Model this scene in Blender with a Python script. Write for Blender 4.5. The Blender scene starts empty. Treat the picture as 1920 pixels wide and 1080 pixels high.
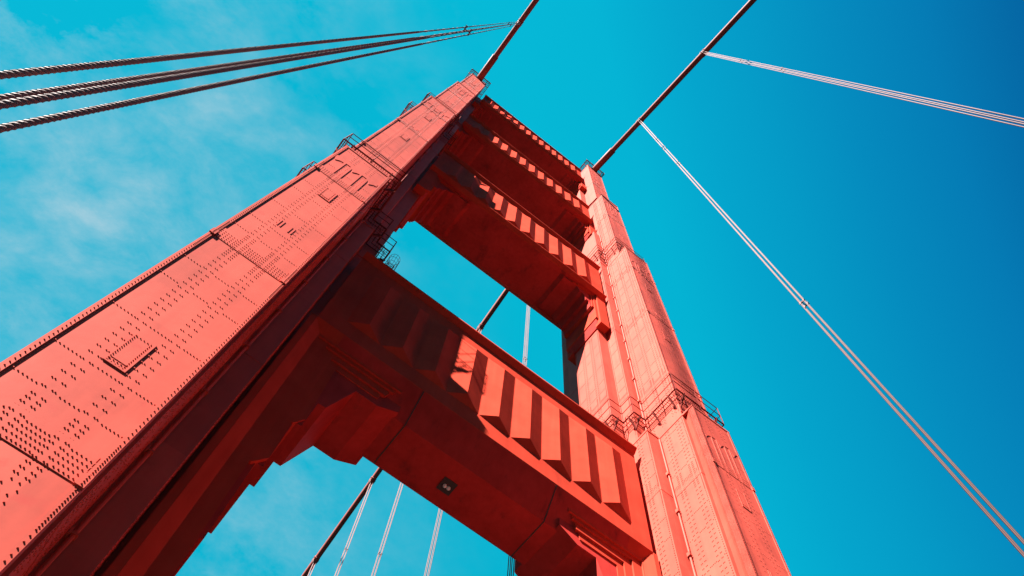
import bpy, math, random
from mathutils import Vector, Matrix
random.seed(7)
R = math.radians
scene = bpy.context.scene
col = scene.collection

# ------------------------------------------------------------------ camera
CX, CY, CZ = -10.2545, -19.8233, 1.70
YAW, PITCH, ROLL, FOC = 0.531579, 1.245108, 0.132936, 1.508645
f = Vector((math.sin(YAW)*math.cos(PITCH), math.cos(YAW)*math.cos(PITCH), math.sin(PITCH)))
r0 = Vector((math.cos(YAW), -math.sin(YAW), 0)); u0 = r0.cross(f)
cr = math.cos(ROLL)*r0 + math.sin(ROLL)*u0
cu = -math.sin(ROLL)*r0 + math.cos(ROLL)*u0
cam_d = bpy.data.cameras.new("camera"); cam = bpy.data.objects.new("camera", cam_d); col.objects.link(cam)
m = Matrix((cr, cu, -f)).transposed().to_4x4(); m.translation = (CX, CY, CZ); cam.matrix_world = m
cam_d.sensor_width = 36; cam_d.lens = FOC*1000/1920*36
cam_d.clip_start = 0.1; cam_d.clip_end = 6000
scene.camera = cam

# ------------------------------------------------------------------ light
SUN_AZ = R(69.6); SUN_EL = R(43.2)
to_sun = Vector((-math.sin(SUN_AZ)*math.cos(SUN_EL), -math.cos(SUN_AZ)*math.cos(SUN_EL), math.sin(SUN_EL)))
sd = bpy.data.lights.new("sun", 'SUN'); sd.energy = 5.0; sd.angle = R(0.5); sd.color = (1.0, 0.95, 0.88)
so = bpy.data.objects.new("sun", sd); col.objects.link(so)
so.rotation_euler = to_sun.to_track_quat('Z', 'Y').to_euler(); so.location = (-60, -60, 200)

world = bpy.data.worlds.new("World"); scene.world = world; world.use_nodes = True
wn = world.node_tree; wn.nodes.clear()
def N(t, kind, **kw):
    n = t.nodes.new(kind)
    for k, v in kw.items(): setattr(n, k, v)
    return n
L = wn.links.new
out = N(wn, 'ShaderNodeOutputWorld'); bg = N(wn, 'ShaderNodeBackground')
sky = N(wn, 'ShaderNodeTexSky', sky_type='NISHITA'); sky.sun_disc = False
sky.sun_elevation = SUN_EL; sky.sun_rotation = math.atan2(to_sun.x, to_sun.y)
sky.air_density = 1.0; sky.dust_density = 0.4; sky.ozone_density = 1.0
tc = N(wn, 'ShaderNodeTexCoord')
dot = N(wn, 'ShaderNodeVectorMath', operation='DOT_PRODUCT'); dot.inputs[1].default_value = (1.0, -1.5, 0.0)
L(tc.outputs['Generated'], dot.inputs[0])
mr = N(wn, 'ShaderNodeMapRange'); mr.inputs['From Min'].default_value = -0.5; mr.inputs['From Max'].default_value = 1.5
L(dot.outputs['Value'], mr.inputs['Value'])
ramp = N(wn, 'ShaderNodeValToRGB'); cr_ = ramp.color_ramp
def lin(c): c /= 255; return c/12.92 if c <= .04045 else ((c+.055)/1.055)**2.4
STOPS = [(-.5, (0, 176, 204)), (-.1, (0, 181, 208)), (.1, (0, 176, 207)), (.25, (0, 160, 199)), (.38, (0, 148, 192)), (.52, (0, 131, 183)), (.68, (0, 112, 172)), (.83, (0, 82, 150)), (1.1, (0, 50, 105)), (1.5, (0, 40, 85))]
for k, (w_, c_) in enumerate(STOPS):
    cc = (*[lin(v)*1.85 for v in c_], 1); p_ = (w_+.5)/2
    if k == 0: e = cr_.elements[0]
    elif k == len(STOPS)-1: e = cr_.elements[len(cr_.elements)-1]
    else: e = cr_.elements.new(p_)
    e.position = p_; e.color = cc
L(mr.outputs['Result'], ramp.inputs['Fac'])
tint = N(wn, 'ShaderNodeMix', data_type='RGBA'); tint.inputs[0].default_value = 0.12
grade = N(wn, 'ShaderNodeMix', data_type='RGBA', blend_type='MULTIPLY'); grade.inputs[0].default_value = 1.0
L(sky.outputs['Color'], grade.inputs[6]); grade.inputs[7].default_value = (0.03, 0.62, 0.55, 1)
L(ramp.outputs['Color'], tint.inputs[6]); L(grade.outputs[2], tint.inputs[7])
# thin high cloud, a texture of the sky direction
mp = N(wn, 'ShaderNodeMapping'); mp.inputs['Scale'].default_value = (1.0, 1.6, 1.3); mp.inputs['Rotation'].default_value = (0.3, 0.2, 0.9)
mp.inputs['Location'].default_value = (0.35, 0.15, 0.0)
L(tc.outputs['Generated'], mp.inputs['Vector'])
n1 = N(wn, 'ShaderNodeTexNoise'); n1.inputs['Scale'].default_value = 3.6; n1.inputs['Detail'].default_value = 12; n1.inputs['Roughness'].default_value = 0.66; n1.inputs['Distortion'].default_value = 0.12
L(mp.outputs['Vector'], n1.inputs['Vector'])
cmr = N(wn, 'ShaderNodeMapRange'); cmr.inputs['From Min'].default_value = 0.415; cmr.inputs['From Max'].default_value = 0.70
L(n1.outputs['Fac'], cmr.inputs['Value'])
# cloud lies in one broad bank on the -X side of the sky
bank = N(wn, 'ShaderNodeVectorMath', operation='DOT_PRODUCT'); bank.inputs[1].default_value = (-0.78, 0.62, 0.0)
L(tc.outputs['Generated'], bank.inputs[0])
bmr = N(wn, 'ShaderNodeMapRange', interpolation_type='SMOOTHSTEP'); bmr.inputs['From Min'].default_value = 0.02; bmr.inputs['From Max'].default_value = 0.52
L(bank.outputs['Value'], bmr.inputs['Value'])
n2 = N(wn, 'ShaderNodeTexNoise'); n2.inputs['Scale'].default_value = 11; n2.inputs['Detail'].default_value = 8; n2.inputs['Roughness'].default_value = 0.6; n2.inputs['Distortion'].default_value = 0.3
L(mp.outputs['Vector'], n2.inputs['Vector'])
n2m = N(wn, 'ShaderNodeMapRange'); n2m.inputs['From Min'].default_value = 0.35; n2m.inputs['From Max'].default_value = 0.68; n2m.inputs['To Min'].default_value = 0.25; n2m.inputs['To Max'].default_value = 1.25
L(n2.outputs['Fac'], n2m.inputs['Value'])
cw = N(wn, 'ShaderNodeMath', operation='MULTIPLY'); L(cmr.outputs['Result'], cw.inputs[0]); L(n2m.outputs['Result'], cw.inputs[1])
cm = N(wn, 'ShaderNodeMath', operation='MULTIPLY'); L(cw.outputs[0], cm.inputs[0]); L(bmr.outputs['Result'], cm.inputs[1])
cm2 = N(wn, 'ShaderNodeMath', operation='MULTIPLY'); L(cm.outputs[0], cm2.inputs[0]); cm2.inputs[1].default_value = 0.85
cm2.use_clamp = True
cloud = N(wn, 'ShaderNodeMix', data_type='RGBA'); L(cm2.outputs[0], cloud.inputs[0]); L(tint.outputs[2], cloud.inputs[6])
cloud.inputs[7].default_value = (0.72, 1.12, 1.30, 1)
sep = N(wn, 'ShaderNodeSeparateXYZ'); L(tc.outputs['Generated'], sep.inputs[0])
hz = N(wn, 'ShaderNodeMapRange', interpolation_type='SMOOTHSTEP'); hz.inputs['From Min'].default_value = 0.0; hz.inputs['From Max'].default_value = 0.75
hz.inputs['To Min'].default_value = 0.06; L(sep.outputs[2], hz.inputs['Value'])
hm = N(wn, 'ShaderNodeMix', data_type='RGBA', blend_type='MULTIPLY'); hm.inputs[0].default_value = 1.0
L(cloud.outputs[2], hm.inputs[6]); L(hz.outputs['Result'], hm.inputs[7])
L(hm.outputs[2], bg.inputs['Color']); bg.inputs['Strength'].default_value = 0.10
L(bg.outputs[0], out.inputs['Surface'])

scene.view_settings.view_transform = 'Standard'; scene.view_settings.look = 'None'
scene.view_settings.exposure = 2.5; scene.view_settings.gamma = 1.0
scene.cycles.max_bounces = 8; scene.cycles.diffuse_bounces = 5

# ------------------------------------------------------------------ materials
def mat(name, color, rough=0.5, spec=0.35, metal=0.0, var=0.0, patch=None, soot=0.0, bump=0.0, panels=0.0):
    mt = bpy.data.materials.new(name); mt.use_nodes = True; t = mt.node_tree
    b = t.nodes['Principled BSDF']; b.inputs['Roughness'].default_value = rough
    b.inputs['Specular IOR Level'].default_value = spec; b.inputs['Metallic'].default_value = metal
    tcn = N(t, 'ShaderNodeTexCoord'); l = t.links.new
    cur = None
    base = N(t, 'ShaderNodeRGB'); base.outputs[0].default_value = (*color, 1); cur = base.outputs[0]
    if var:
        a = N(t, 'ShaderNodeTexNoise'); a.inputs['Scale'].default_value = 0.5; a.inputs['Detail'].default_value = 6; a.inputs['Roughness'].default_value = .6
        l(tcn.outputs['Object'], a.inputs['Vector'])
        r_ = N(t, 'ShaderNodeMapRange'); r_.inputs['From Min'].default_value = .3; r_.inputs['From Max'].default_value = .7
        r_.inputs['To Min'].default_value = 1-var; r_.inputs['To Max'].default_value = 1+var*.6; l(a.outputs['Fac'], r_.inputs['Value'])
        mx = N(t, 'ShaderNodeMix', data_type='RGBA', blend_type='MULTIPLY'); mx.inputs[0].default_value = 1
        l(cur, mx.inputs[6]); l(r_.outputs['Result'], mx.inputs[7]); cur = mx.outputs[2]
        # rain streaks, stretched along the height
        m2 = N(t, 'ShaderNodeMapping'); m2.inputs['Scale'].default_value = (2.2, 2.2, 0.12); l(tcn.outputs['Object'], m2.inputs['Vector'])
        a2 = N(t, 'ShaderNodeTexNoise'); a2.inputs['Scale'].default_value = 1.4; a2.inputs['Detail'].default_value = 4
        l(m2.outputs['Vector'], a2.inputs['Vector'])
        r2 = N(t, 'ShaderNodeMapRange'); r2.inputs['From Min'].default_value = .35; r2.inputs['From Max'].default_value = .7
        r2.inputs['To Min'].default_value = 1.0; r2.inputs['To Max'].default_value = 1-var*.7; l(a2.outputs['Fac'], r2.inputs['Value'])
        mx = N(t, 'ShaderNodeMix', data_type='RGBA', blend_type='MULTIPLY'); mx.inputs[0].default_value = 1
        l(cur, mx.inputs[6]); l(r2.outputs['Result'], mx.inputs[7]); cur = mx.outputs[2]
    if panels:   # plates repainted at different times
        sn = N(t, 'ShaderNodeVectorMath', operation='SNAP'); sn.inputs[1].default_value = (1.07, 1.07, 6.75)
        ad = N(t, 'ShaderNodeVectorMath', operation='ADD'); ad.inputs[1].default_value = (.13, .31, 4.6)
        l(tcn.outputs['Object'], ad.inputs[0]); l(ad.outputs[0], sn.inputs[0])
        wnz = N(t, 'ShaderNodeTexWhiteNoise'); l(sn.outputs[0], wnz.inputs['Vector'])
        r_ = N(t, 'ShaderNodeMapRange'); r_.inputs['To Min'].default_value = 1-panels; r_.inputs['To Max'].default_value = 1+panels*.5; l(wnz.outputs['Value'], r_.inputs['Value'])
        mx = N(t, 'ShaderNodeMix', data_type='RGBA', blend_type='MULTIPLY'); mx.inputs[0].default_value = 1
        l(cur, mx.inputs[6]); l(r_.outputs['Result'], mx.inputs[7]); cur = mx.outputs[2]
    if patch:
        a = N(t, 'ShaderNodeTexNoise'); a.inputs['Scale'].default_value = 0.9; a.inputs['Detail'].default_value = 5; a.inputs['Roughness'].default_value = .65
        l(tcn.outputs['Object'], a.inputs['Vector'])
        r_ = N(t, 'ShaderNodeMapRange'); r_.inputs['From Min'].default_value = .60; r_.inputs['From Max'].default_value = .74; l(a.outputs['Fac'], r_.inputs['Value'])
        mx = N(t, 'ShaderNodeMix', data_type='RGBA'); l(r_.outputs['Result'], mx.inputs[0]); l(cur, mx.inputs[6]); mx.inputs[7].default_value = (*patch, 1); cur = mx.outputs[2]
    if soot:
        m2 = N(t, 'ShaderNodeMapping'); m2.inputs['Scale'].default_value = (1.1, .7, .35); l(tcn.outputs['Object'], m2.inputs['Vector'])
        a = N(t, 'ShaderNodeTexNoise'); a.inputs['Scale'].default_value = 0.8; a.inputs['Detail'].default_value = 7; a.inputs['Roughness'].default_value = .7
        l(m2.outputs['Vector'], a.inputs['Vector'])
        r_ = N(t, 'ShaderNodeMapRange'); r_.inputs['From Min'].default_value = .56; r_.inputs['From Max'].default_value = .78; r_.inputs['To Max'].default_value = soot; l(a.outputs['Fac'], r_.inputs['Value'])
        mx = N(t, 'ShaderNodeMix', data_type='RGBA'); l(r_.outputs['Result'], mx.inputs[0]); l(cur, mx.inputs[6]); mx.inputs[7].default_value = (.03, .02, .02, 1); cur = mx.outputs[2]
    l(cur, b.inputs['Base Color'])
    if bump:
        a = N(t, 'ShaderNodeTexNoise'); a.inputs['Scale'].default_value = 1.3; a.inputs['Detail'].default_value = 3
        l(tcn.outputs['Object'], a.inputs['Vector'])
        bp = N(t, 'ShaderNodeBump'); bp.inputs['Strength'].default_value = bump; bp.inputs['Distance'].default_value = .1
        l(a.outputs['Fac'], bp.inputs['Height']); l(bp.outputs[0], b.inputs['Normal'])
    return mt
PAINT = (0.47, 0.064, 0.042)
M_leg = mat('orange_paint', PAINT, .60, .12, var=.17, patch=(.37, .042, .03), bump=.05, panels=.13)
M_strut = mat('orange_paint_fresh', (0.47, 0.047, 0.027), .65, .01, var=.16, soot=.25, bump=.04)
M_under = mat('orange_paint_shaded_sooty', (0.42, 0.036, 0.030), .65, .02, var=.2, soot=.75, bump=.05)  # undersides: base darkened to paint in shade, soot smears over it
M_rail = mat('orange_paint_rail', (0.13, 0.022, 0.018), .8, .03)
M_cable = mat('cable_paint', (0.25, 0.062, 0.052), .6, .15, var=.15)
M_rope = mat('rope_zinc_paint', (0.155, 0.090, 0.088), .6, .12, var=.12)
M_clamp = mat('clamp_iron', (0.10, 0.03, 0.03), .6, .3)
M_dark = mat('dark_plate', (0.05, 0.045, 0.04), .7, .2)
M_lens = mat('lamp_glass', (0.7, 0.7, 0.65), .2, .6)
M_road = mat('asphalt', (0.036, 0.030, 0.028), .9, .05, var=.2)
M_walk = mat('concrete_walk', (0.10, 0.085, 0.076), .9, .05, var=.2)
M_line = mat('road_paint', (0.75, 0.72, 0.62), .7, .2)
M_water = mat('bay_water', (0.007, 0.012, 0.014), .5, .03, bump=.3)

# ------------------------------------------------------------------ mesh helpers
class MB:
    def __init__(s): s.v = []; s.f = []
    def add(s, vs, fs):
        o = len(s.v); s.v += [tuple(a) for a in vs]; s.f += [tuple(i+o for i in q) for q in fs]
    def box(s, x0, x1, y0, y1, z0, z1):
        if x0 > x1: x0, x1 = x1, x0
        if y0 > y1: y0, y1 = y1, y0
        if z0 > z1: z0, z1 = z1, z0
        s.add([(x0,y0,z0),(x1,y0,z0),(x1,y1,z0),(x0,y1,z0),(x0,y0,z1),(x1,y0,z1),(x1,y1,z1),(x0,y1,z1)],
              [(0,3,2,1),(4,5,6,7),(0,1,5,4),(1,2,6,5),(2,3,7,6),(3,0,4,7)])
    def prism(s, pts, axis, a, b):
        """polygon extruded along an axis: axis 'z' pts=(x,y); 'y' pts=(x,z); 'x' pts=(y,z)"""
        ar = sum(pts[i][0]*pts[(i+1) % len(pts)][1]-pts[(i+1) % len(pts)][0]*pts[i][1] for i in range(len(pts)))
        if ar < 0: pts = pts[::-1]
        if a > b: a, b = b, a
        n = len(pts)
        if axis == 'z': g = lambda p, t: (p[0], p[1], t); flip = False
        elif axis == 'y': g = lambda p, t: (p[0], t, p[1]); flip = True
        else: g = lambda p, t: (t, p[0], p[1]); flip = False
        vs = [g(p, a) for p in pts]+[g(p, b) for p in pts]
        fs = [tuple(range(n))[::-1], tuple(range(n, 2*n))]+[(i, (i+1) % n, (i+1) % n+n, i+n) for i in range(n)]
        if flip: fs = [q[::-1] for q in fs]
        s.add(vs, fs)
    def tube(s, pts, r, n=8, caps=True, radii=None):
        pts = [Vector(p) for p in pts]; rings = []
        for i, p in enumerate(pts):
            if i == 0: d = pts[1]-p
            elif i == len(pts)-1: d = p-pts[-2]
            else: d = (pts[i+1]-p).normalized()+(p-pts[i-1]).normalized()
            d.normalize()
            a = Vector((0, 0, 1)) if abs(d.z) < .9 else Vector((1, 0, 0))
            u = d.cross(a).normalized(); w = d.cross(u)
            rr = radii[i] if radii else r
            rings.append([p+(u*math.cos(2*math.pi*k/n)+w*math.sin(2*math.pi*k/n))*rr for k in range(n)])
        vs = [q for ring in rings for q in ring]; fs = []
        for i in range(len(pts)-1):
            for k in range(n):
                fs.append((i*n+k, i*n+(k+1) % n, (i+1)*n+(k+1) % n, (i+1)*n+k))
        if caps: fs += [tuple(range(n))[::-1], tuple(range((len(pts)-1)*n, len(pts)*n))]
        s.add(vs, fs)
    def bar(s, a, b, w=.05):
        s.tube([a, b], w*.7, 4)
    def rivet(s, p, nrm, u, r=.026, h=.026):
        p = Vector(p); w = nrm.cross(u); vs = []
        for rr, hh in ((r, 0), (r*.62, h)):
            for k in range(6):
                a = math.pi*k/3
                vs.append(p+nrm*hh+(u*math.cos(a)+w*math.sin(a))*rr)
        fs = [(k, (k+1) % 6, (k+1) % 6+6, k+6) for k in range(6)]+[(6, 7, 8, 9, 10, 11)]
        s.add(vs, fs)
    def build(s, name, material, parent=None, smooth=False, loc=None):
        me = bpy.data.meshes.new(name); me.from_pydata(s.v, [], s.f); me.materials.append(material); me.update()
        if smooth:
            for p in me.polygons: p.use_smooth = True
        o = bpy.data.objects.new(name, me); col.objects.link(o)
        if parent is not None: o.parent = parent
        return o
def empty(name, loc=(0,0,0)):
    o = bpy.data.objects.new(name, None); col.objects.link(o); o.location = loc; o.empty_display_size = 1
    return o
def tag(o, label=None, cat=None, group=None, kind=None):
    if label: o['label'] = label
    if cat: o['category'] = cat
    if group: o['group'] = group
    if kind: o['kind'] = kind
    return o
def fix_normals(o):
    import bmesh
    b = bmesh.new(); b.from_mesh(o.data); bmesh.ops.recalc_face_normals(b, faces=b.faces[:]); b.to_mesh(o.data); b.free()

# ------------------------------------------------------------------ the setting below the camera
g = MB(); g.box(-9.2, 9.2, -420, 420, -.30, 0.0); tag(g.build('roadway', M_road), kind='structure')
for sx in (-1, 1):
    g = MB(); x0, x1 = sorted((sx*9.2, sx*12.0)); g.box(x0, x1, -420, 420, -.30, .16)
    tag(g.build('sidewalk', M_walk), kind='structure')
g = MB()
for k in range(-26, 27):
    for x in (-6.1, -3.05, 0, 3.05, 6.1):
        g.box(x-.06, x+.06, k*15-2, k*15+2, .004, .006)
tag(g.build('lane_markings', M_line), kind='structure')
g = MB(); g.add([(-3000,-3000,-67),(3000,-3000,-67),(3000,3000,-67),(-3000,3000,-67)], [(0,1,2,3)])
tag(g.build('water', M_water), kind='structure')

# ------------------------------------------------------------------ the tower
tower = empty('bridge_tower', (0, 0, 0))
tag(tower, 'tall orange riveted steel suspension bridge tower with fluted cross struts', 'bridge tower')
LX = 13.72
# tiers: z0, z1, cruciform [(half x, half y), ...] around the leg's axis
TIERS = [
    (0.0, 49.7, [(1.62, 5.86), (2.67, 3.57), (3.74, 1.60)]),
    (49.7, 88.0, [(1.62, 5.84), (2.67, 2.70), (3.72, 1.60)]),
    (88.0, 90.8, [(1.62, 5.84), (2.67, 2.70)]),
    (90.8, 104.9, [(1.62, 4.78), (2.67, 2.70)]),
    (104.9, 123.8, [(1.62, 4.78), (2.67, 1.62)]),
    (123.8, 150.2, [(1.60, 3.75), (2.67, 1.60)]),
    (150.2, 155.2, [(1.60, 3.75)]),
]
def quad(ws, o):
    q = []
    for i, (w, y) in enumerate(ws):
        q.append((w+o, y+o))
        if i+1 < len(ws): q.append((w+o, ws[i+1][1]+o))
    return q
def outline(ws, o=0.0, inner=1):
    """stepped plan; the outermost step exists only on the portal side (inner = +1 or -1)"""
    qi = quad(ws, o); qo = quad([p for p in ws if p[0] < 3.5], o)
    pts = qi+[(a, -b) for a, b in qi[::-1]]+[(-a, -b) for a, b in qo]+[(-a, b) for a, b in qo[::-1]]
    res = []
    for p in pts:
        p = (p[0]*inner, p[1])
        if not res or (abs(res[-1][0]-p[0])+abs(res[-1][1]-p[1])) > 1e-6: res.append(p)
    return res

OFFS = (-.15, -.07, .11, .19)
def rivet_face(mb, P0, u, nrm, cells, z0, z1, seams, r=.026, edge=True, pitch=.39, inset=.09, dens=True, strips=False):
    """P0: point on the face at its u=0 axis (z ignored). cells: cell walls u positions. """
    umin, umax, walls = cells
    up = Vector((0, 0, 1))
    def put(uu, z, rr=r):
        lift = 0
        if strips:
            if uu < umin+.16 or uu > umax-.16: lift = .085 if any(-.05 < z-s < .35 for s in seams) else .040
            elif any(0 <= z-s < 1.02 for s in seams): lift = .020
        mb.rivet(P0+u*uu+up*z+nrm*lift, nrm, u, rr*.98, rr*.82)
    for wl in walls:
        for ci, o in enumerate(OFFS):
            z = z0+.15+(.2 if ci in (1, 2) else 0)
            while z < z1-.1:
                near = any(0 < z-s < 1.5 or 0 < s-z < .9 for s in seams)
                put(wl+o, z)
                z += pitch*(.5 if near and dens else 1)
    if edge:
        for uu in (umin+inset, umax-inset):
            z = z0+.1
            while z < z1-.05:
                near = any(abs(z-s) < 1.6 for s in seams)
                put(uu, z); z += .095 if near and dens else .185
    bounds = [umin+.17]+[w for wl in walls for w in (wl-.24, wl+.28)]+[umax-.17]
    for s in seams:
        for dz in (1.95, 3.57, 6.3, 9.16, 10.9):
            z = s+dz
            if not (z0 < z < z1-.2): continue
            for i in range(0, len(bounds), 2):
                a, b = bounds[i]+.06, bounds[i+1]-.02
                k = int((b-a)/.105)
                for j in range(k+1): put(a+(b-a)*j/max(k, 1), z)
        # the splice: a block of close rivets just above the seam, a short one beneath
        if dens and z0 < s < z1-1.2:
            for i in range(0, len(bounds), 2):
                a, b = bounds[i]+.03, bounds[i+1]
                k = int((b-a)/.105)
                for j in range(k+1):
                    for rw in range(5):
                        put(a+(b-a)*j/max(k, 1), s+.09+rw*.17)

SEAMS = [2.3, 15.7, 29.1, 42.6, 56.2, 69.7, 83.2, 97.0, 110.5, 124.2, 137.8]
for side in (-1, 1):
    near = side < 0
    lg = MB(); cx = side*LX
    for z0, z1, ws in TIERS:
        lg.prism([(cx+a, b) for a, b in outline(ws, 0, -side)], 'z', z0, z1)
    # front and rear pilaster of the lowest tier, waisted where it meets the shaft
    for sy in (-1, 1):
        lg.prism([(cx-1.30, sy*5.80), (cx-1.60, sy*6.45), (cx-1.60, sy*6.79), (cx+1.60, sy*6.79), (cx+1.60, sy*6.45), (cx+1.30, sy*5.80)], 'z', 0, 49.55)
        lg.box(cx-1.64, cx+1.64, sy*5.7, sy*6.83, 49.55, 49.72)
    # edge strips and lap plates on the front faces (each casts its own thin shadow)
    fronts = [(0, 49.5, 6.79, 1.60), (50.2, 90.4, 5.84, 1.62), (91.2, 123.4, 4.78, 1.62), (124.3, 155.0, 3.75, 1.60)]
    for z0, z1, yy, w in fronts:
        for sx in (-1, 1):
            zz = z0
            for s in SEAMS+[999]:
                ze = min(s, z1)-.015
                if ze > zz: lg.box(cx+sx*(w+.004), cx+sx*(w-.16), -yy-.040, -yy+.02, zz, ze); zz = ze+.03
                if ze >= z1-.02: break
        for s in SEAMS:
            if z0 < s < z1-1.3:
                lg.box(cx-w+.19, cx+w-.19, -yy-.020, -yy+.02, s, s+1.02)
                for sx in (-1, 1):
                    lg.box(cx+sx*(w+.02), cx+sx*(w-.20), -yy-.085, -yy+.02, s-.05, s+.35)
    # narrow ledge bands where a tier ends
    for zt, ws in ((90.75, TIERS[3][2]), (123.75, TIERS[5][2])):
        lg.prism([(cx+a, b) for a, b in outline([(w, y+1.06 if i == 0 else y) for i, (w, y) in enumerate(ws)], .035, -side)], 'z', zt-.1, zt+.12)
    lg.prism([(cx+a, b) for a, b in outline(TIERS[0][2], .04, -side)], 'z', 49.58, 49.76)
    # side seams on the faces that look into the portal
    for s in SEAMS:
        for z0, z1, ws in TIERS:
            if z0 < s < z1-.3:
                lg.prism([(cx+a, b) for a, b in outline(ws, .016, -side)], 'z', s, s+.42)
    # rivets
    cells3 = (-1.60, 1.60, (-.54, .54))
    u = Vector((1, 0, 0)); nF = Vector((0, -1, 0))
    for z0, z1, yy, w in fronts:
        rivet_face(lg, Vector((cx, -yy, 0)), u, nF, (-w, w, (-.54, .54)), max(z0, 8 if near else 26), z1, SEAMS,
                   r=.027 if z1 < 60 else .03, inset=.08, dens=True, strips=True)
    if not near:
        nI = Vector((-1, 0, 0)); uy = Vector((0, -1, 0))
        xi = cx-1.62
        rivet_face(lg, Vector((xi, 0, 0)), uy, nI, (3.6, 5.84, (4.27, 5.3)), 26, 49.5, SEAMS, r=.036)
        rivet_face(lg, Vector((xi, 0, 0)), uy, nI, (2.75, 5.82, (3.2, 4.27, 5.3)), 50.4, 90.6, SEAMS, r=.036)
        rivet_face(lg, Vector((xi, 0, 0)), uy, nI, (2.75, 4.76, (3.2, 4.27)), 91.2, 123.4, SEAMS, r=.038)
        rivet_face(lg, Vector((cx-2.67, 0, 0)), uy, nI, (1.7, 3.55, (2.67,)), 26, 49.5, SEAMS, r=.036)
        rivet_face(lg, Vector((cx-2.67, 0, 0)), uy, nI, (1.62, 2.68, ()), 50.4, 90.6, SEAMS, r=.036)
        rivet_face(lg, Vector((cx-3.72, 0, 0)), uy, nI, (-1.58, 1.58, (-.54, .54)), 50.0, 71.0, SEAMS, r=.036)
    else:
        nI = Vector((1, 0, 0)); uy = Vector((0, -1, 0))
        rivet_face(lg, Vector((cx+1.62, 0, 0)), uy, nI, (3.6, 5.84, (4.27, 5.3)), 10, 49.5, SEAMS, r=.028)
        rivet_face(lg, Vector((cx+2.67, 0, 0)), uy, nI, (1.7, 3.55, (2.67,)), 12, 49.5, SEAMS, r=.028)
    leg = lg.build('leg', M_leg, tower)
    leg['label'] = 'near riveted leg filling the left of the view' if near else 'far riveted leg with sunlit stepped side'

    # stepped patch plates with zigzag lower edges near the head of each tier
    for zt, yy in ((47.6, 6.79), (87.6, 5.84), (121.4, 4.78)):
        pp = MB()
        lowr = [(-1.40, -1.2), (-1.28, -1.75), (-1.05, -1.35), (-.82, -1.25), (-.82, -4.9), (-.70, -4.9), (-.70, -1.1), (-.38, -1.1), (-.38, -4.9), (-.26, -4.9), (-.26, -1.2),
                (-.12, -1.75), (.12, -1.35), (.26, -1.25), (.26, -4.9), (.38, -4.9), (.38, -1.1), (.70, -1.1), (.70, -4.9), (.82, -4.9), (.82, -1.2), (.98, -1.75), (1.22, -1.3), (1.40, -1.2)]
        poly = [(cx-1.40, zt-.7)]+[(cx+a, zt+b) for a, b in lowr]+[(cx+1.40, zt-.7)]
        pp.prism(poly, 'y', -yy-.03, -yy+.01)
        pp.build('patch_plate', M_leg, leg)
    # inspection hatches: a raised plate with a smaller lid on it
    for zh, yy in ((19.66, 6.79), (39.4, 6.79), (65.0, 5.84), (78.0, 5.84), (84.5, 5.84), (114.0, 4.78), (118.0, 4.78), (141.0, 3.75)):
        hh = MB(); hh.box(cx-.30, cx+.31, -yy-.016, -yy+.01, zh, zh+1.72)
        h = hh.build('access_hatch', M_leg, leg)
        h2 = MB(); h2.prism([(cx-.31, zh-.02), (cx+.33, zh-.02), (cx+.33, zh+1.74), (cx+.27, zh+1.74), (cx+.27, zh+.035), (cx-.31, zh+.035)], 'y', -yy-.034, -yy-.005)
        h2.box(cx-.22, cx+.26, -yy-.030, -yy-.005, zh+.25, zh+.29)
        for zz in [zh+.07+.11*i for i in range(15)]:
            for uu in (-.25, .215): h2.rivet(Vector((cx+uu, -yy-.016, zz)), nF, u, .024, .024)
        for i in range(5):
            for zz in (zh+.07, zh+.18, zh+1.6): h2.rivet(Vector((cx-.22+.11*i, -yy-.016, zz)), nF, u, .024, .024)
        hl = h2.build('hatch_frame', M_leg, leg); hl.parent = leg
    for zc in (33.3, 70.6, 102.0):
        yy = 6.79 if zc < 49 else (5.84 if zc < 90 else 4.78)
        vv = MB()
        for o in (-.36, -.22, .16, .30): vv.box(cx+o, cx+o+.035, -yy-.022, -yy+.01, zc, zc+.75)
        vv.build('vent_slats', M_leg, leg)
    # drain pipes in the re-entrant corners of the inner side
    s_in = -side
    for zz0, zz1, xx, yy in ((0, 49.2, cx+s_in*1.78, -3.70), (50.2, 90.2, cx+s_in*1.78, -2.84), (91.4, 104.6, cx+s_in*1.78, -2.82)):
        dp = MB(); dp.tube([(xx, yy, zz0), (xx, yy, zz1)], .065, 8)
        z = zz0+2
        while z < zz1-.5:
            dp.box(xx-.10, xx+.10, yy-.09, yy+.14, z, z+.07); dp.box(xx-.14, xx-.09, yy-.12, yy+.1, z-.1, z+.18); z += 3.9
        dp.build('drain_pipe', M_leg, tower)

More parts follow.
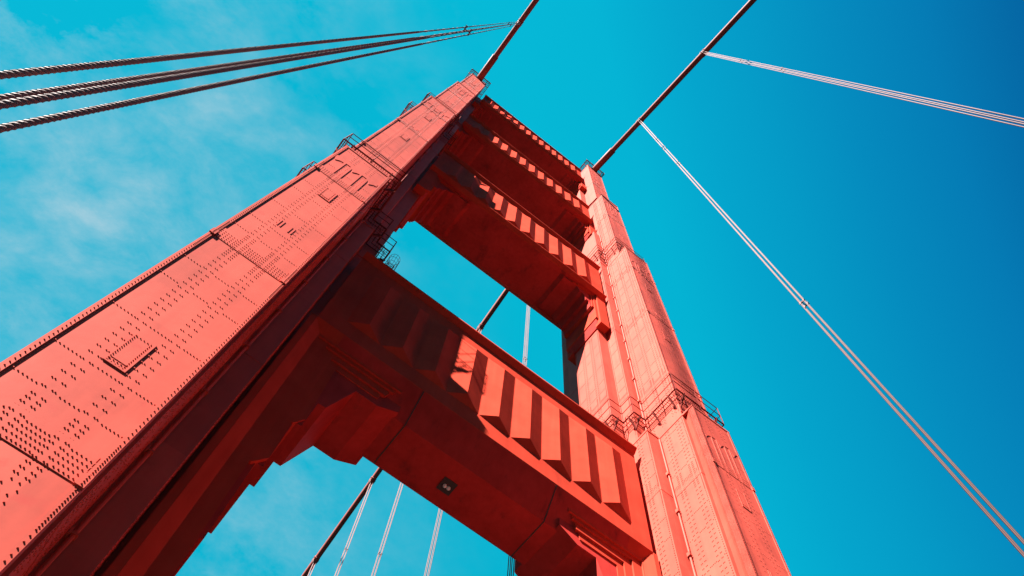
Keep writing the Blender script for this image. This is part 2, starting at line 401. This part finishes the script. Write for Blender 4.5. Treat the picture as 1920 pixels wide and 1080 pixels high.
# ------------------------------------------------------------------ catwalks round the legs
def catwalk(cx, zf, ws, inn=1, o=.58, hr=(1.05, 2.2), gate=True, post=1.9, brk=True):
    outer = [(cx+a, b) for a, b in outline(ws, o, inn)]; inner = [(cx+a, b) for a, b in outline(ws, .06, inn)]
    fl = MB(); n = len(outer)
    root = None
    for i in range(n):
        (ax, ay), (bx, by) = outer[i], outer[(i+1) % n]
        (px, py), (qx, qy) = inner[i], inner[(i+1) % n]
        fl.bar((ax, ay, zf), (bx, by, zf), .075); fl.bar((px, py, zf), (qx, qy, zf), .055)
        fl.bar(((ax+px)/2, (ay+py)/2, zf), ((bx+qx)/2, (by+qy)/2, zf), .04)
        ln = math.hypot(bx-ax, by-ay); k = max(1, int(ln/.16))
        for j in range(k+1):
            t = j/k; dx, dy = (bx-ax)/ln, (by-ay)/ln; x, y = ax+dx*ln*t, ay+dy*ln*t
            # bars run straight in to the face
            nx, ny = -dy, dx
            mx_, my_ = (px+qx)/2-(ax+bx)/2, (py+qy)/2-(ay+by)/2
            if nx*mx_+ny*my_ < 0: nx, ny = -nx, -ny
            fl.bar((x, y, zf-.01), (x+nx*(o-.06), y+ny*(o-.06), zf-.01), .022)
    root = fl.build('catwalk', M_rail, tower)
    rl = MB()
    for h in hr:
        for i in range(n):
            a, b = outer[i], outer[(i+1) % n]; rl.bar((a[0], a[1], zf+h), (b[0], b[1], zf+h), .040)
    for i in range(n):
        a, b = outer[i], outer[(i+1) % n]; ln = math.hypot(b[0]-a[0], b[1]-a[1]); k = max(1, round(ln/post))
        for j in range(k):
            t = j/k; x, y = a[0]+(b[0]-a[0])*t, a[1]+(b[1]-a[1])*t
            rl.bar((x, y, zf-.1), (x, y, zf+hr[-1]), .05)
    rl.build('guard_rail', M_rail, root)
    if brk:
        for i in range(n):
            a, b = outer[i], outer[(i+1) % n]; c, d = inner[i], inner[(i+1) % n]
            ln = math.hypot(b[0]-a[0], b[1]-a[1])
            if ln < .9: continue
            k = max(1, round(ln/1.6))
            for j in range(k):
                t = (j+.5)/k; x, y = a[0]+(b[0]-a[0])*t, a[1]+(b[1]-a[1])*t
                dx, dy = (b[0]-a[0])/ln, (b[1]-a[1])/ln; nx, ny = -dy, dx
                mx_, my_ = (c[0]+d[0])/2-(a[0]+b[0])/2, (c[1]+d[1])/2-(a[1]+b[1])/2
                if nx*mx_+ny*my_ < 0: nx, ny = -nx, -ny
                x2, y2 = x+nx*(o-.02), y+ny*(o-.02)
                bb = MB()
                w_ = .035
                pts = [(x-nx*.1, y-ny*.1, zf+.1), (x, y, zf-.28), (x2, y2, zf-1.15), (x2, y2, zf-.85), (x+nx*.22, y+ny*.22, zf-.06)]
                vs = [(p[0]+dx*w_*s_, p[1]+dy*w_*s_, p[2]) for s_ in (-1, 1) for p in pts]
                nn = len(pts)
                bb.add(vs, [tuple(range(nn)), tuple(range(nn, 2*nn))[::-1]]+[(q, (q+1) % nn, (q+1) % nn+nn, q+nn) for q in range(nn)])
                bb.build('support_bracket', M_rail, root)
    return root
for side in (-1, 1):
    catwalk(side*LX, 52.0, [(1.62, 5.84), (2.67, 2.70), (3.72, 1.60)], -side, hr=(1.3, 2.45))
    catwalk(side*LX, 93.2, [(1.62, 4.78), (2.67, 2.70)], hr=(1.2, 2.3), post=2.2)
    catwalk(side*LX, 155.3, [(1.60, 3.75)], o=.55, hr=(.6, 1.2), post=1.2)
# caged ladder from the strut top up to the near leg's catwalk
cg = MB(); lx, ly = -8.85, -1.1
for dx in (-.22, .22): cg.bar((lx+dx, ly, 48.2), (lx+dx, ly, 53.4), .04)
z = 48.4
while z < 53.2: cg.bar((lx-.22, ly, z), (lx+.22, ly, z), .025); z += .3
for z in (50.4, 51.2, 52.0, 52.8, 53.4):
    cg.tube([(lx+.38*math.cos(a), ly-.35+.38*math.sin(a), z) for a in [2*math.pi*i/12 for i in range(13)]], .012, 4, False)
for i in range(7):
    a = math.pi+math.pi*i/6; cg.bar((lx+.38*math.cos(a), ly-.35+.38*math.sin(a), 50.4), (lx+.38*math.cos(a), ly-.35+.38*math.sin(a), 53.4), .014)
cg.build('caged_ladder', M_rail, tower)

# ------------------------------------------------------------------ cross struts
def strut(label, zP, zU, ys, xe, nfl, fz0, fz1, cut, zL, zs, xL, hs, prot=.33):
    """zP panel foot, zU cornice lip, ys half depth, xe half length, nfl flutes between fz0 and fz1"""
    b = MB()
    if zL is None:
        b.prism([(-ys, zU+.05), (-ys, zP), (-1.40, zs), (1.22, zs), (1.44, zs+.3), (ys, zP), (ys, zU+.05)], 'x', -xe, xe)
    else: b.box(-xe, xe, -ys, ys, zs+.02, zU+.05)
    body = b.build('cross_strut', M_strut, tower); body['label'] = label
    w_ = MB(); w_.box(-xe+.3, xe-.3, -ys+.35, ys-.35, zU+.05, zU+.09); w_.build('bounce_blocker', M_dark, body)  # added dark plate, unseen on top, cuts bounce light to the soffit above
    # cornice: both long sides
    c = MB()
    for s in (-1, 1):
        c.prism([(s*(ys-.02), zU-.42), (s*(ys+.02), zU-.42), (s*(ys+prot), zU-.02), (s*(ys+prot), zU+.10), (s*(ys-.02), zU+.12)], 'x', -xe-.05, xe+.05)
    c.build('cornice', M_strut, body)
    if zL is not None:
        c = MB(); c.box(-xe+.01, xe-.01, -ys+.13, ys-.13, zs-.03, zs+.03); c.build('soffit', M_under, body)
        c = MB()
        for s in (-1, 1):
            c.prism([(s*(ys-.12), zs-.02), (s*(ys-.03), zs-.02), (s*(ys+.35), zL), (s*(ys+.35), zL+.10), (s*(ys-.05), zL+.22)], 'x', -xe-.04, xe+.04)
        c.build('ledge', M_strut, body)
    # flutes
    p = 2*xf(nfl, zP)/nfl if False else FL[label]/nfl*2
    half = FL[label]
    bev = p*.27
    for s in (-1, 1):
        for i in range(nfl):
            x0 = -half+i*p; x1 = x0+p; xm = (x0+x1)/2; e = .012
            y0 = s*(ys-.004); ya = s*(ys+p*.16)
            fm = MB()
            x0 += e; x1 -= e
            fm.add([(x0, y0, fz0), (x1, y0, fz0), (x1, y0, fz1), (x0, y0, fz1), (xm, ya, fz0+bev), (xm, ya, fz1-bev*1.4)],
                   [(0, 1, 4), (1, 2, 5, 4), (2, 3, 5), (3, 0, 4, 5), (0, 3, 2, 1)] if s < 0 else
                   [(0, 4, 1), (1, 4, 5, 2), (2, 5, 3), (3, 5, 4, 0), (0, 1, 2, 3)])
            fm.build('flute', M_strut, body)
    return body
FL = {}
def mk(label, zP, zU, ys, xe, nfl, half, fz0, fz1, zL, zs, xL, hs):
    FL[label] = half
    return strut(label, zP, zU, ys, xe, nfl, fz0, fz1, 0, zL, zs, xL, hs)
S1 = mk('deepest, lowest cross strut with large sunlit flutes', 37.5, 47.85, 2.47, 10.55, 9, 9.30, 38.9, 46.2, None, 35.5, 9.98, 1)
S2 = mk('second cross strut from the bottom', 77.9, 88.0, 2.47, 10.72, 10, 9.25, 79.45, 86.8, 77.9, 77.55, 9.98, 1.0)
S3 = mk('third cross strut from the bottom', 110.4, 118.7, 2.62, 11.0, 12, 9.72, 112.2, 117.6, 110.0, 109.5, 11.05, .64)
S4 = mk('topmost, shallowest cross strut', 140.8, 149.0, 2.62, 11.0, 14, 10.1, 143.2, 148.2, 140.4, 139.8, 11.05, .42)

def mirror(pts, s): return [(s*a, b) for a, b in pts]
# soffit lining and corner brackets of the lowest strut
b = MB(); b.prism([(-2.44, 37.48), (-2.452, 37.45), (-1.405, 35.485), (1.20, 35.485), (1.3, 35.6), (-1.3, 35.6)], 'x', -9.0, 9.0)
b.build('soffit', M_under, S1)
for x in (-4.25, 4.13):
    sm = MB(); sm.prism([(-2.46, 37.44), (-1.41, 35.468), (1.2, 35.468), (1.2, 35.6), (-1.3, 35.7), (-2.4, 37.5)], 'x', x-.028, x+.028)
    sm.build('expansion_joint', M_dark, S1)
lp = MB(); lp.box(-1.12, -.38, -.40, .38, 35.44, 35.49)
lpo = lp.build('lamp_plate', M_dark, S1)
for x in (-.86, -.64):
    e = MB(); e.tube([(x, 0, 35.45), (x, 0, 35.36), (x, 0, 35.30)], .1, 12, radii=[.10, .10, .05]); e.build('lamp', M_lens, lpo)
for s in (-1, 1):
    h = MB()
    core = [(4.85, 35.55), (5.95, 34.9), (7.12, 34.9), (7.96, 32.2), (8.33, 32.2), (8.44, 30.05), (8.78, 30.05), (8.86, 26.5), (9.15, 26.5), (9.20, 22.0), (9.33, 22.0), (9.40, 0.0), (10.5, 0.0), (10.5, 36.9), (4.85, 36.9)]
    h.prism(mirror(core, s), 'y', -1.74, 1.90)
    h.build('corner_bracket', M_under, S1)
    for pts, yy in (
        ([(4.95, 37.4), (5.2, 36.62), (9.98, 36.62), (9.98, 0), (10.56, 0), (10.56, 37.4)], 2.12),
        ([(5.15, 37.3), (5.5, 36.35), (9.38, 36.35), (9.38, 0), (10.5, 0), (10.5, 37.3)], 2.01),
        ([(5.4, 37.2), (5.8, 35.86), (8.87, 35.86), (8.87, 26.9), (9.3, 26.2), (10.4, 26.2), (10.4, 37.2)], 1.90),
        ([(5.7, 37.1), (6.1, 35.38), (8.44, 35.38), (8.44, 30.5), (8.8, 29.8), (10.3, 29.8), (10.3, 37.1)], 1.80)):
        q = MB(); q.prism(mirror(pts, s), 'y', -yy, yy); q.build('frame_moulding', M_strut, S1)
    q = MB(); q.prism([(s*10.56, -2.46), (s*9.99, -2.10), (s*10.56, -2.10)], 'z', 0, 37.3)
    q.prism([(s*10.56, 2.46), (s*9.99, 2.10), (s*10.56, 2.10)], 'z', 0, 37.3) if False else None
    q.build('splayed_jamb', M_strut, S1)
    q = MB(); x0, x1 = sorted((s*10.565, s*10.86)); q.box(x0, x1, -2.465, 2.465, 0, 37.49); q.build('pilaster', M_strut, S1)

def haunch(body, s, xL, zs, k, kx=1.0):
    P = lambda dx, dz: (s*(xL-dx*kx), zs+dz*k)
    h = MB()
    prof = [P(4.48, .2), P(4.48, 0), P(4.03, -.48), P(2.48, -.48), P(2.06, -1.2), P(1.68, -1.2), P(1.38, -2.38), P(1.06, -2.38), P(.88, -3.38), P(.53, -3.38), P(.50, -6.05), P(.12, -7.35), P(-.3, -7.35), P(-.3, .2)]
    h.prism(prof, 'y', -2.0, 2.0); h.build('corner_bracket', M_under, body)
    for pts, yy in (
        ([P(3.3, .1), P(3.0, -.36), P(.78, -.36), P(.78, -3.5), P(-.2, -3.5), P(-.2, .1)], 2.10),
        ([P(2.7, .1), P(2.4, -.22), P(.52, -.22), P(.52, -6.2), P(-.1, -6.8), P(-.1, .1)], 2.20)):
        q = MB(); q.prism(pts, 'y', -yy, yy); q.build('frame_moulding', M_strut, body)
    for sy in (-1, 1):
        q = MB(); q.prism([(s*(xL-.25*kx), zs+.03), (s*(xL-.25*kx), zs-7.45*k), (s*(xL+.78), zs-7.55*k), (s*(xL+.78), zs+.03)], 'y', sy*2.40, sy*1.66)
        q.build('pilaster', M_strut, body)
for s in (-1, 1):
    haunch(S2, s, 9.98, 77.58, 1.0)
    haunch(S3, s, 11.05, 109.5, .66, .93)
    haunch(S4, s, 11.05, 139.8, .45, .70)

# ------------------------------------------------------------------ main cables and hangers
H = 156.0
HN, HF = 16.25, 15.17
def zc(y):
    if y < -.47: d = -.47-y; return H-.435*d*(1-d/1280)
    d = y+.47; return H-.505*d*(1-d/1280)
cables = {}
for side in (-1, 1):
    root = empty('main_cable', (side*LX, 0, H))
    tag(root, 'near main suspension cable meeting the left leg' if side < 0 else 'far main suspension cable passing over the right leg', 'main cable', 'main cables over the tower')
    def P(y, dz=0): return (0, y, zc(y)-H+dz)
    c = MB(); ys_ = [-1.5-4*i for i in range(75)]
    c.tube([P(y) for y in ys_], .46, 16)
    c.build('cable', M_cable, root, True)
    c = MB(); ys_ = [1.5+4*i for i in range(75)]
    c.tube([P(y) for y in ys_], .46, 16); c.build('cable', M_cable, root, True)
    for sg in (-1, 1):
        c = MB(); c.tube([P(sg*2.2), P(sg*4), P(sg*9.0), P(sg*9.05)], .6, 16, radii=[.66, .62, .60, .50]); c.build('cable_sleeve', M_cable, root, True)
    c = MB(); c.tube([P(-3.2, -.2), P(-1.5, .25), P(0, .4), P(1.5, .25), P(3.2, -.2)], .85, 16); c.build('saddle', M_cable, root, True)
    cables[side] = root

def twisted(mb, x, y, z0, z1, R0, fine_to):
    n = 12; z = z0; rings = 0; vs = []; fs = []
    while True:
        ph = 2*math.pi*z/.62
        for k in range(n):
            a = 2*math.pi*k/n+ph; rr = R0*(1.0 if k % 2 == 0 else .85)
            vs.append((x+rr*math.cos(a), y+rr*math.sin(a), z))
        if rings:
            for k in range(n):
                a_, b_ = (rings-1)*n+k, (rings-1)*n+(k+1) % n
                fs.append((a_, b_, b_+n, a_+n))
        rings += 1
        if z >= z1: break
        z = min(z1, z+(.045 if z < fine_to else 2.0))
    mb.add(vs, fs)

def hanger(side, y, spacers, label, fine=False):
    top = zc(y); root = empty('suspender', (side*LX, y, 0))
    tag(root, label, 'suspender cables', 'vertical hanger cables')
    a, b = .177, .143
    for sx in (-1, 1):
        for sy in (-1, 1):
            rp = MB()
            if fine: twisted(rp, sx*a, sy*b, 0.2, top-1.2, .040, 34)
            else: rp.tube([(sx*a, sy*b, -1), (sx*a, sy*b, top-1.2)], .042, 8)
            # last metre opens out to straddle the cable
            rp.tube([(sx*a, sy*b, top-1.22), (sx*.36, sy*b, top-.75), (sx*.52, sy*b, top-.1)], .042, 8)
            if sx < 0:   # the loop over the band
                rp.tube([(.54*math.cos(t), sy*b, top+.54*math.sin(t)) for t in [math.pi*i/10 for i in range(11)]], .042, 8)
            rp.build('rope', M_rope, root, not fine)
    for z in spacers:
        s = MB()
        s.box(-a-.07, a+.07, -.025, .025, z-.04, z+.04)
        for sx in (-1, 1):
            s.box(sx*a-.03, sx*a+.03, -b-.07, b+.07, z-.05, z+.05)
            for sy in (-1, 1): s.tube([(sx*a, sy*b, z-.13), (sx*a, sy*b, z+.13)], .06, 8)
            s.box(sx*a-.10, sx*a+.10, -b-.10, -b-.06, z-.03, z+.03)
        s.build('spacer_clamp', M_clamp, root)
    # the band belongs to the cable
    d = Vector((0, 1, (zc(y+.5)-zc(y-.5)))).normalized()
    c = Vector((0, y, top-H)); bd = MB()
    bd.tube([c-d*.55, c-d*.5, c-d*.3, c+d*.3, c+d*.5, c+d*.55], .5, 16, radii=[.47, .53, .50, .50, .53, .47])
    for t in (-.3, .3): bd.box(-.56, -.44, c.y+d.y*t-.06, c.y+d.y*t+.06, c.z+d.z*t-.1, c.z+d.z*t+.1)
    bd.build('cable_band', M_cable, cables[side], False)
    return root
hanger(-1, -HN, (53.2, 110.3), 'thick dark twisted hanger ropes close overhead at the left edge', True)
hanger(1, -HN, (51.5, 104.5, 125.5), 'pale hanger ropes running down the right side from the band nearest the right leg')
hanger(1, -HN-15.24, (115.5, 95.4), 'pale hanger ropes leaving the far cable highest, running to the right edge')
fl = ['hanger ropes behind the tower, visible in the upper portal opening',
      'hanger ropes behind the tower crossing the middle of the lower portal opening',
      'second hanger ropes from the left in the lower portal opening',
      'hanger ropes leftmost but one in the lower portal beside the descending cable',
      'short hanger ropes at the lowest visible band of the descending cable',]
sp = [(98.8,), (103.5,), (89.7,), (106.6, 74), (70,)]
for k in range(5): hanger(1, HF+15.24*k, sp[k], fl[k])
